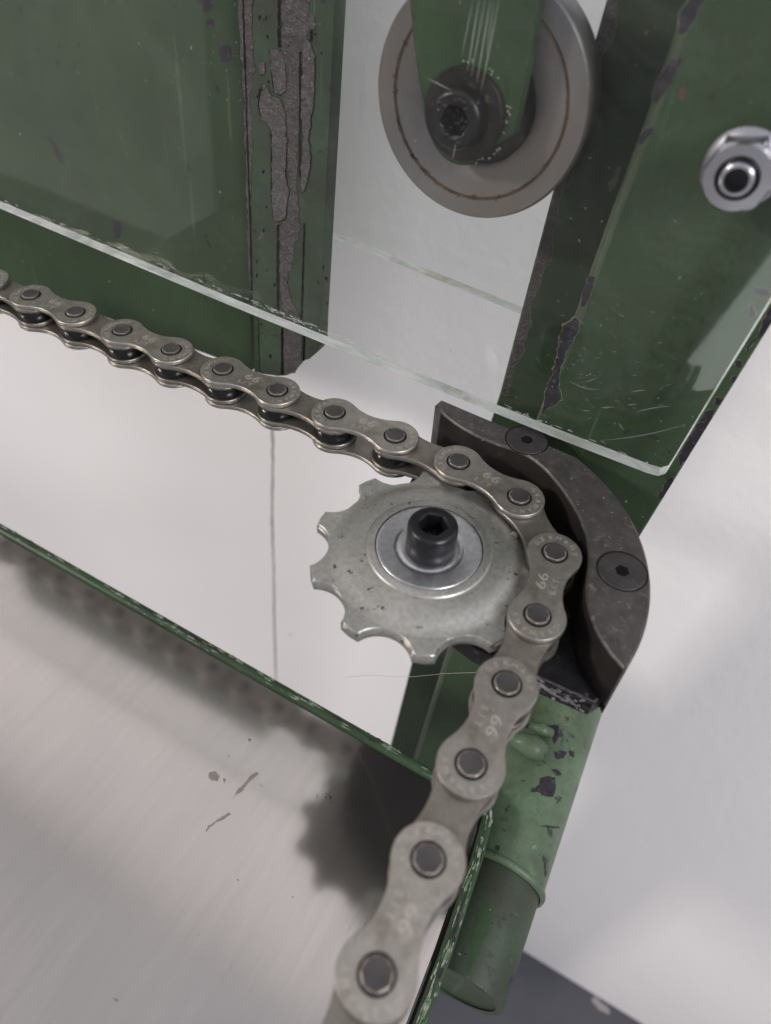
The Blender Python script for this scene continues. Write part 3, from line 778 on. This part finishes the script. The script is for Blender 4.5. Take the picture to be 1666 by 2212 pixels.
# ------------------------------------------------------------------ front acrylic panel
YP = 15.75; TP = 1.25
pane = thing('acrylic_panel', 'clear acrylic front cover sheet with scratched sawn lower edge', 'acrylic sheet', (-60, YP, 2))
bot = xz([(-120, 392), (0, 442), (500, 652), (955, 836), (1200, 935), (1400, 1012)], YP)
cor = xz([(1425, 1019), (1441, 1014), (1450, 1000)], YP)
rgt = xz([(1560, 818), (1666, 646), (1800, 425)], YP)
pp = bot+cor+rgt
pp = pp+[(pp[-1][0]+.5, 110), (-230, 110), (-230, bot[0][1]-1)]
b = MB()
fr = F_Y(YP); n = len(pp)
vf = [fr(x, z, TP) for x, z in pp]; vb = [fr(x, z, -TP) for x, z in pp]
b.add(vf, [list(range(n))], 0, False); b.add(vb, [list(range(n))[::-1]], 1, False)
for i in range(n):
    j = (i+1) % n
    b.add([vf[i], vf[j], vb[j], vb[i]], [[0, 1, 2, 3]], 2, False)
M_CLEAR = NT('inner_face'); _x = M_CLEAR.n('ShaderNodeBsdfTransparent'); _x.inputs[0].default_value = (.99, .995, .99, 1); M_CLEAR.l(_x.outputs[0], M_CLEAR.out.inputs[0]); M_CLEAR = M_CLEAR.mat
sheet = b.build('sheet', [M_PANE, M_CLEAR, M_EDGE], pane)
# scratches scored in the front face
b = MB(); Ff = F_Y(YP-TP)
def scr(p0, p1, w_=.07, bow=0.):
    a = on_y(p0, YP-TP); c = on_y(p1, YP-TP); a = Vector((a[0], a[2])); c = Vector((c[0], c[2])); t = (c-a); nn = Vector((-t.y, t.x)).normalized()
    L_ = []; R_ = []
    for i in range(9):
        k = i/8; m_ = a.lerp(c, k)+nn*bow*math.sin(k*math.pi); ww = w_*(.25+math.sin(k*math.pi))*.5
        L_.append(m_+nn*ww); R_.append(m_-nn*ww)
    for i in range(8):
        b.add([Ff(*L_[i], .01), Ff(*L_[i+1], .01), Ff(*R_[i+1], .01), Ff(*R_[i], .01)], [[0, 1, 2, 3]])
for p0, p1, w_ in [((1035, 0), (1010, 155), .16), ((1048, 0), (1018, 165), .13), ((1060, 0), (1030, 180), .16), ((1078, 0), (1040, 195), .15), ((1022, 0), (998, 120), .10), ((1068, 0), (1050, 120), .1),
                   ((925, 170), (975, 195), .14), ((985, 310), (978, 345), .12)]:
    scr(p0, p1, w_)
for (x0, y0, x1, y1, bw) in [(700, 930, 1180, 840, -.5), (590, 760, 640, 765, 0), (700, 745, 780, 740, 0), (850, 730, 905, 725, 0), (875, 655, 960, 645, .05), (900, 770, 1100, 735, .2),
                             (800, 830, 830, 870, 0), (1020, 690, 1035, 690, 0), (700, 930, 730, 950, 0), (520, 590, 700, 640, -.6)]:
    scr(c7(x0, y0), c7(x1, y1), .10, bw)
for i in range(40):
    x = rr.uniform(1180, 1430); y = rr.uniform(640, 960); scr((x, y), (x+rr.uniform(2, 14), y+rr.uniform(-3, 6)), .06)
for i in range(60):
    x = rr.uniform(20, 720); y = rr.uniform(20, 620)
    if y < 430+.41*x: scr((x, y), (x+rr.uniform(-2, 3), y+rr.uniform(1, 4)), .12)
b.build('scratches', [M_SCR], pane, fix=False)
# chipped sawdust line along the lower edge
b = MB()
for i in range(150):
    k = rr.random(); px_ = 10+1400*k; py_ = 437+.411*px_-rr.uniform(5, 13)
    if rr.random() < .45: px_ = rr.gauss(650, 120); py_ = 437+.411*px_-rr.uniform(5, 14)
    q = on_y((px_, py_), YP-TP)
    b.prism(blob(float(q[0]), float(q[2]), rr.uniform(.12, .7), rr.uniform(.06, .16), -.02, 8, .25, seed=i), .003, .03, Ff, smooth=False)
b.build('edge_burrs', [M_SCR], pane)

# ------------------------------------------------------------------ rear acrylic panel
YQ = 42.
rp0 = thing('acrylic_panel', 'rear clear acrylic sheet seen between the left plate and the upright', 'acrylic sheet', (-60, YQ, 8))
z0 = on_y((905, 580), YQ)[2]
e0 = on_y((700, 498), YQ); e1 = on_y((1120, 668), YQ)
sl = (e1[2]-e0[2])/(e1[0]-e0[0])
pl = [(-150, e0[2]+sl*(-150-e0[0])), (0, e0[2]+sl*(0-e0[0])), (0, 120), (-150, 120)]
b = MB(); fr = F_Y(YQ); n = 4
vf = [fr(x, z, 1.3) for x, z in pl]; vb = [fr(x, z, -1.3) for x, z in pl]
b.add(vf, [list(range(n))], 0, False); b.add(vb, [list(range(n))[::-1]], 1, False)
for i in range(n):
    j = (i+1) % n; b.add([vf[i], vf[j], vb[j], vb[i]], [[0, 1, 2, 3]], 2, False)
b.build('rear_sheet', [M_PANE2, M_CLEAR, M_EDGE], rp0)

# ------------------------------------------------------------------ left green plate
YL = 36.
lp = thing('painted_plate', 'big green painted steel plate behind the cover with pitted grooved edge', 'steel plate', (-120, YL, -30))
botl = xz([(545, 800), (330, 722), (100, 640), (0, 603), (-200, 530)], YL)
b = MB(); FL = F_Y(YL)
b.prism([(botl[0][0], 110)]+botl+[(-230, botl[-1][1]), (-230, 110)], -5, 0, FL, smooth=False)
for k, pp_ in enumerate([[(200, 580), (240, 610), (275, 680), (268, 705), (235, 650)], [(490, 955), (520, 955), (525, 1010), (500, 1030), (485, 990)], [(890, 1015), (905, 1040), (912, 1075), (895, 1060)],
                         [(950, 205), (995, 200), (1000, 260), (955, 265)], [(925, 370), (945, 375), (950, 405), (935, 400)], [(890, 405), (905, 408), (900, 430)], [(645, 990), (658, 1000), (650, 1015)],
                         [(810, 715), (822, 715), (820, 745), (812, 745)], [(85, 35), (97, 40), (93, 60)], [(335, 180), (345, 185), (342, 205)], [(238, 260), (252, 262), (250, 285)], [(245, 185), (256, 190), (255, 215)],
                         [(850, 0), (915, 0), (915, 40), (880, 60)], [(745, 20), (765, 25), (760, 50)], [(915, 880), (930, 885), (925, 905)], [(868, 170), (880, 170), (878, 185)], [(800, 780), (810, 782), (808, 792)],
                         [(895, 790), (908, 795), (903, 808)], [(672, 1018), (690, 1022), (688, 1030)], [(160, 205), (168, 208), (166, 225)], [(220, 40), (228, 42), (226, 58)], [(895, 80), (915, 85), (910, 110), (898, 105)]]):
    b.prism(jag(xz([(x*.922/1.844, y*.922/1.844) for x, y in pp_], YL), .32, .3, 300+k), .004, .04, FL, mi=1, smooth=False)
b.build('flat_plate', [M_GREEN, M_CHIP], lp)
YS = 34.2
FS = F_Y(YS)
c8z = lambda pts: xz([c8(*p) for p in pts], YS)
bar = c8z([(100, -150), (120, 600), (140, 1400), (160, 1800), (195, 2190)])+xz([(560, 808), (600, 813), (617, 812), (636, 800), (646, 782), (668, 776), (684, 762), (691, 742), (692, 700), (725, 0), (733, -90)], YS)
b = MB(); b.prism(bar, -3.5, 0, FS, .2)
def lay(pts, seed, mi, lift, amp=.18, edge=None):
    P = jag(c8z(pts), amp, .35, seed)
    if edge is None: edge = .12 if mi == 2 else (.10 if len(pts) > 8 else 0)
    if edge and mi != 3:
        n = len(P); A = sum(P[i][0]*P[(i+1) % n][1]-P[(i+1) % n][0]*P[i][1] for i in range(n)); sg = 1 if A > 0 else -1
        rnd = random.Random(seed+9); Q = []; k = .5
        for i in range(n):
            t = Vector(P[(i+1) % n])-Vector(P[i-1]); nn = Vector((t.y, -t.x))*sg
            if nn.length > 1e-9: nn.normalize()
            k = min(1.6, max(.1, k+rnd.uniform(-.35, .35))); Q.append((P[i][0]+nn.x*edge*k, P[i][1]+nn.y*edge*k))
        b.prism(Q, lift-.003, lift+.02, FS, mi=3, smooth=False)  # dark outline painted under the flake as its shadow
    b.prism(P, lift, lift+(.14 if mi == 2 else .05), FS, .05 if mi == 2 else 0, mi=mi, smooth=False)
lay([(325, -120), (495, -120), (492, 100), (503, 170), (470, 235), (455, 300), (447, 420), (443, 600), (440, 760), (425, 800), (420, 900), (418, 1100), (430, 1230), (425, 1300), (450, 1335), (405, 1420), (385, 1560), (358, 1650), (375, 1740), (445, 1880), (448, 2000), (445, 2120), (405, 2190),
     (345, 2200), (330, 1900), (318, 1600), (315, 1330), (355, 1290), (370, 1200), (368, 1000), (362, 760), (350, 620), (335, 560), (340, 420), (330, 310), (318, 250), (328, 100)], 401, 1, .005, .22)
lay([(60, -100), (160, -100), (152, 200), (172, 400), (138, 600), (160, 720), (152, 1000), (142, 1300), (157, 1700), (140, 1700), (125, 1200), (104, 550)], 402, 1, .004)
lay([(265, 280), (330, 320), (345, 380), (357, 520), (320, 555), (290, 530), (270, 400)], 403, 2, .10)
lay([(250, 505), (275, 560), (320, 580), (360, 680), (355, 1000), (367, 1120), (352, 1280), (290, 1310), (275, 1200), (270, 760), (215, 690), (200, 620), (212, 540)], 404, 2, .12)
lay([(455, 240), (482, 235), (530, 330), (515, 620), (490, 780), (502, 950), (480, 1080), (450, 1130), (440, 1000), (460, 800), (447, 620)], 405, 2, .10)
lay([(195, 360), (235, 365), (232, 430), (200, 440)], 406, 2, .08, .1)
lay([(495, 70), (520, 90), (525, 170), (498, 175)], 407, 2, .08, .1)
lay([(200, 1370), (235, 1350), (225, 1400), (195, 1405)], 408, 1, .01, .1)
for k in range(60):
    x = rr.choice([rr.uniform(165, 290), rr.uniform(500, 610), rr.uniform(170, 300)]); y = rr.uniform(50, 2100)
    if x > 440 and y > 1900: continue
    lay([(x, y), (x+rr.uniform(4, 12), y+rr.uniform(-3, 3)), (x+rr.uniform(2, 10), y+rr.uniform(10, 30)), (x-rr.uniform(0, 5), y+rr.uniform(5, 20))], 500+k, rr.choice([1, 3]), .012, .05)
# grooves read as dark slots, cut between proud flakes
def slot(pts, w0, seed, mi=3, lift=.06):
    a = []; c = []
    for (x, y) in pts:
        ww = w0*rr.uniform(.75, 1.2); a.append((x-ww, y)); c.append((x+ww, y))
    lay(a+c[::-1], seed, mi, lift, .05)
def dense(p, k=12):
    o = []
    for i in range(len(p)-1):
        for j in range(k): o.append((p[i][0]+(p[i+1][0]-p[i][0])*j/k, p[i][1]+(p[i+1][1]-p[i][1])*j/k))
    o.append(p[-1]); return o
slot(dense([(315, -60), (314, 170), (318, 275)]), 9, 601)
slot(dense([(308, 1318), (306, 1600), (308, 1830)]), 7, 602)
slot(dense([(333, 1925), (332, 2200)]), 7, 603)
slot(dense([(462, 1310), (455, 1600), (445, 1880), (462, 1960), (458, 2120)]), 5, 604)
slot(dense([(441, 300), (438, 640), (436, 1000), (446, 1060)]), 5, 605, lift=.16)
slot(dense([(505, 180), (503, 240)]), 8, 606)
slot(dense([(518, 400), (514, 620)]), 3, 612, lift=.16)
slot(dense([(100, -60), (112, 300), (122, 600), (130, 900), (145, 1300), (152, 1700)]), 5, 607, lift=.06)
slot(dense([(178, 1870), (180, 2000), (186, 2185)]), 14, 608, mi=4)
slot(dense([(264, 290), (270, 420), (285, 545)]), 4, 609, lift=.02)
slot(dense([(268, 720), (268, 900), (270, 1190)]), 4, 610, lift=.02)
slot(dense([(200, 520), (193, 620), (212, 700)]), 5, 611, lift=.02)
b.build('grooved_bar', [M_PLG, M_BARE, M_FLAKE, M_DARK, M_GREEN_D], lp)

# ------------------------------------------------------------------ pulley wheel and its arm
WC = (-29.3, 47.5)
YW = 25.
pw = thing('guide_pulley', 'dull grey pulley wheel hung on a green tapered arm behind the clear cover', 'pulley', (WC[0], YW+3, WC[1]-17))
FW = lambda u, v, w_: np.array([WC[0]+u, YW-w_, WC[1]+v])
b = MB()
b.lathe([[(17.0, -6), (17.35, -5.4), (17.4, -.7), (17.3, -.3), (17.0, 0)], [(17.0, 0), (14.3, .02)], [(14.35, .05), (14.2, -.35), (13.85, -.35), (13.75, 0.0)],
         [(13.9, 0), (12, -.08), (9.6, -.3), (9.1, -.6)], [(9.1, -.6), (8.9, -2.2), (8.5, -3.4), (5, -3.4)], [(17.0, -6), (5, -6)]], FW, 128)
b.build('wheel_disc', [M_WHEEL], pw)
b = MB(); b.lathe([[(14.36, .04), (14.28, .06), (14.05, -.2), (13.82, .04)]], FW, 128)
for k in range(90):
    a = rr.gauss(4.4, 1.1); r_ = 14.1+rr.gauss(0, .16)
    b.prism(blob(r_*math.cos(a), r_*math.sin(a), rr.uniform(.1, .35), rr.uniform(.1, .3), a, 9, .3, seed=k), .04, .09, FW, smooth=False)
b.build('rust_ring', [M_RUST], pw)
b = MB(); b.lathe([[(8.95, -1.3), (8.0, -1.5), (6.8, -1.1), (5.5, -.4), (5.0, 1.2)], [(5.0, 1.2), (2, 1.2)]], FW, 72)
b.build('hub', [M_DIRTY], pw)
b = MB(); b.lathe([[(10.5, -17), (11.0, -16.5), (11, -9), (13, -7), (13.0, -6.1), (4, -6.1)]], FW, 72)
b.build('rear_boss', [M_RUST], pw)
pa = pw
YA = 21.3
armL = xz([(878, -120), (884, 0), (892, 90), (905, 180), (918, 245)], YA); armR = xz([(1112, 290), (1128, 215), (1148, 120), (1168, 0), (1180, -120)], YA)
rA = 5.6
endc = [(WC[0]-.6+rA*math.cos(math.radians(a)), WC[1]-2.3+rA*1.05*math.sin(math.radians(a))) for a in range(200, 345, 10)]
b = MB(); b.prism(armL+endc+armR, -1.9, 0, F_Y(YA), .3)
b.build('arm_plate', [M_GREEN_D], pa)
FWb = lambda u, v, w_: np.array([WC[0]-.3+u, YA-.02-w_, WC[1]-.7+v])
b = MB(); b.lathe([[(6.4, 0), (6.45, .5), (6.2, .8)], [(6.2, .8), (3, .85)]], FWb, 56); b.build('washer', [M_DIRTY], pa)
b = MB(); cap_screw(b, FWb, 4.15, .85, 4.0, 2.0, 2.2, .2, mi_in=2)
for k in range(26):
    a = rr.uniform(0, 6.28); r_ = rr.uniform(.5, 3.4); zz = 4.0 if r_ > 2.3 else 2.2
    b.lathe([[(.5, zz-.3), (.42, zz+.05), (.2, zz+.2), (.01, zz+.24)]], FWb, 8, 1, r_*math.cos(a), r_*math.sin(a))
b.build('socket_bolt', [M_OXIDE, M_DIRTY, M_DARK], pa)
b = MB()
for k in range(22):
    a = rr.uniform(-1.2, 1.9); r_ = rr.uniform(6.6, 7.3)
    b.lathe([[(.25, 0), (.2, .12), (.01, .18)]], FWb, 7, 0, r_*math.cos(a), r_*math.sin(a))
b.build('grease_crumbs', [M_PRIMER], pa)

# ------------------------------------------------------------------ flange nut on the cover
nc = on_y((1597, 362), 12.)
fn = thing('flange_nut', 'bright zinc flange nut on the clear cover at right', 'nut', (nc[0], 12, nc[2]-5))
FN = lambda u, v, w_: np.array([nc[0]+.35+.84*u, YP-TP-.02-w_*.9, nc[2]+.84*v-.7])
b = MB()
b.lathe([[(5.75, 0), (5.9, .3), (5.75, .65), (5.3, 1.05), (4.6, 1.5)]], FN, 56)
def hx(r, rot=.25): return hexring(r, 48, rot)
def cut(r_hex, r_c): # hexagon clipped by a circle
    return [(x*min(1, r_c/math.hypot(x, y)), y*min(1, r_c/math.hypot(x, y))) for x, y in hx(r_hex)]
b.facets([(cut(5.45, 9), .8), (cut(5.45, 9), 3.3), (cut(5.45, 5.05), 4.1), (cut(5.45, 4.55), 4.6)], FN, cap=False)
b.lathe([[(4.56, 4.6), (3.1, 4.62)], [(3.1, 4.62), (3.0, 4.4), (3.0, 3.4)]], FN, 48)
b.lathe([[(3.05, 4.64), (2.7, 4.56), (2.35, 4.25)]], FN, 48, mi=1)
b.build('nut_body', [M_ZINC, M_SEAL], fn)
b = MB(); b.lathe([[(2.45, 3.5), (2.45, 5.0), (2.3, 5.4), (2.0, 5.6), (1.7, 5.5)], [(1.7, 5.5), (1.62, 5.0), (1.55, 3.0)]], FN, 48); b.lathe([[(1.6, 3.2), (.01, 3.2)]], FN, 32, mi=1)
b.build('bolt_end', [M_ZINC, M_SEAL], fn)

# ------------------------------------------------------------------ sheet metal tray
ZT = -70.
tr = thing('metal_tray', 'brushed bare metal tray with a green painted rim at lower left', 'tray', (-40, -40, ZT-8))
bk = xy([(0, 1158), (500, 1440), (920, 1682)], ZT)
rgt_ = xy([(1037, 1765), (1010, 1845), (940, 2050), (868, 2240), (800, 2400)], ZT)
b = MB()
q0 = bk[0]; q1 = bk[-1]; yb = q1[1]; xr = rgt_[0][0]
sheetp = [(-190, yb+.3), (xr-4.5, yb), (xr-1.2, yb-1.2), (xr, yb-4.4)]+[(x, y) for x, y in rgt_]+[(rgt_[-1][0]+1, -150), (-190, -150)]
b.prism(sheetp, ZT-1.2, ZT, F_W, .1, smooth=False)
for k, pp_ in enumerate([[(1000, 265), (1010, 275), (960, 330), (915, 370), (905, 370), (950, 320)], [(895, 425), (905, 435), (850, 465), (805, 505), (815, 480)], [(822, 274), (838, 270), (852, 286), (846, 300), (832, 296), (828, 306), (818, 292)],
                         [(1010, 310), (1030, 325), (1020, 335)], [(872, 295), (880, 300), (876, 318)], [(888, 200), (898, 205), (892, 215)], [(968, 140), (980, 142), (975, 152)], [(290, 545), (302, 548), (298, 556)],
                         [(440, 1150), (462, 1162), (452, 1168)], [(770, 900), (783, 902), (778, 912)], [(925, 688), (935, 690), (930, 696)], [(1138, 755), (1146, 757), (1142, 764)]]):
    b.prism(jag(xy([cT(*p) for p in pp_], ZT), .22, .4, 700+k), ZT+.004, ZT+.02, F_W, mi=1, smooth=False)
b.build('sheet', [M_TRAY, M_SCUFF], tr)
# rim: rounded bar following the outline, its upper edge worn pale
def rimpath(off):
    P = [(-190, yb+1.9+off), (xr-2.2, yb+1.6+off)]
    cx, cy, rr_ = xr-1.6, yb-1.4, 3.6+off
    for a in range(80, -1, -10): P.append((cx+rr_*math.cos(math.radians(a)), cy-.4+rr_*math.sin(math.radians(a))))
    P += [(x+2.4+off, y) for x, y in rgt_[1:]]+[(rgt_[-1][0]+3.1+off, -150)]
    return P
def ribbon(b, pa_, pb_, za, zb, mi):
    for i in range(len(pa_)-1):
        b.add([(*pa_[i], za), (*pa_[i+1], za), (*pb_[i+1], zb), (*pb_[i], zb)], [[0, 1, 2, 3]], mi, True)
def dens(P, step=2.):
    o = []
    for i in range(len(P)-1):
        a = Vector(P[i]); c = Vector(P[i+1]); k = max(1, int((c-a).length/step))
        for j in range(k): q = a.lerp(c, j/k); o.append((q.x, q.y))
    o.append(P[-1]); return o
b = MB()
prof = [(-1.2, ZT-8), (-1.15, ZT-.2), (-1.0, ZT+.45), (-.5, ZT+.85), (0, ZT+1.0), (.4, ZT+.85), (.65, ZT+.4), (.7, ZT-.4), (.7, ZT-8)]
base = dens(rimpath(0)); nb = len(base)
vv = []
for off, z in prof:
    for i in range(nb):
        t = Vector(base[min(i+1, nb-1)])-Vector(base[max(i-1, 0)]); nn = Vector((-t.y, t.x)).normalized()
        vv.append((base[i][0]+nn.x*off*1.35, base[i][1]+nn.y*off*1.35, z))
ff = []; mi_ = []
for k in range(len(prof)-1):
    for i in range(nb-1): ff.append([k*nb+i, k*nb+i+1, (k+1)*nb+i+1, (k+1)*nb+i])
b.add(vv, ff, 0, True)
# flaked pale wear along the crown of the rim
for k in range(900):
    i = rr.randrange(1, nb-2)
    if base[i][1] < yb-5: dens_ok = rr.random() < .95
    else: dens_ok = rr.random() < .30
    if not dens_ok: continue
    a = Vector(base[i]).lerp(Vector(base[i+1]), rr.random()); t = (Vector(base[i+1])-Vector(base[i])); ang = math.atan2(t.y, t.x)
    nn = Vector((-t.y, t.x)).normalized()
    side = rr.uniform(-1.15, .55)
    c = a+nn*side*(1 if True else 1)
    zz = ZT+1.0-(side*side)*.45
    ln = rr.uniform(.4, 1.9); wd = rr.uniform(.1, .32)
    b.prism(blob(c.x, c.y, ln, wd, ang, 10, .25, seed=900+k), zz-.02, zz+.05, F_W, mi=rr.choice([1, 1, 1, 2]), smooth=False)
b.build('rim', [M_RIM, M_WORN, M_CHIP], tr, fix=False)
# gap between sheet and rim, its shadow laid in as a black ribbon
b = MB(); ribbon(b, dens([(-190, yb+.35), (xr-3.4, yb+.25), (xr-.6, yb-1.0), (xr+.4, yb-4)]+[(x+.3, y) for x, y in rgt_[1:]]+[(rgt_[-1][0]+1.4, -150)]),
                  dens([(-190, yb+1.0), (xr-2.6, yb+.9), (xr+.4, yb-.6), (xr+1.2, yb-4)]+[(x+1.2, y) for x, y in rgt_[1:]]+[(rgt_[-1][0]+2.2, -150)]), ZT-.05, ZT-.05, 0)
b.build('seam_shade', [M_DARK], tr, fix=False)

# ------------------------------------------------------------------ a loose fibre caught under the sprocket
b = MB()
hp = [on_y(p, y) for p, y in [((748, 1463), -14), ((800, 1458), -15), ((850, 1462), -16), ((890, 1462), -18), ((960, 1455), -20), ((1040, 1452), -22)]]
b.sweep(hp, .035, n=5)
tag(b.build('fibre', [M_HAIR]), 'thin pale loose fibre hanging under the sprocket beside the chain', 'fibre')
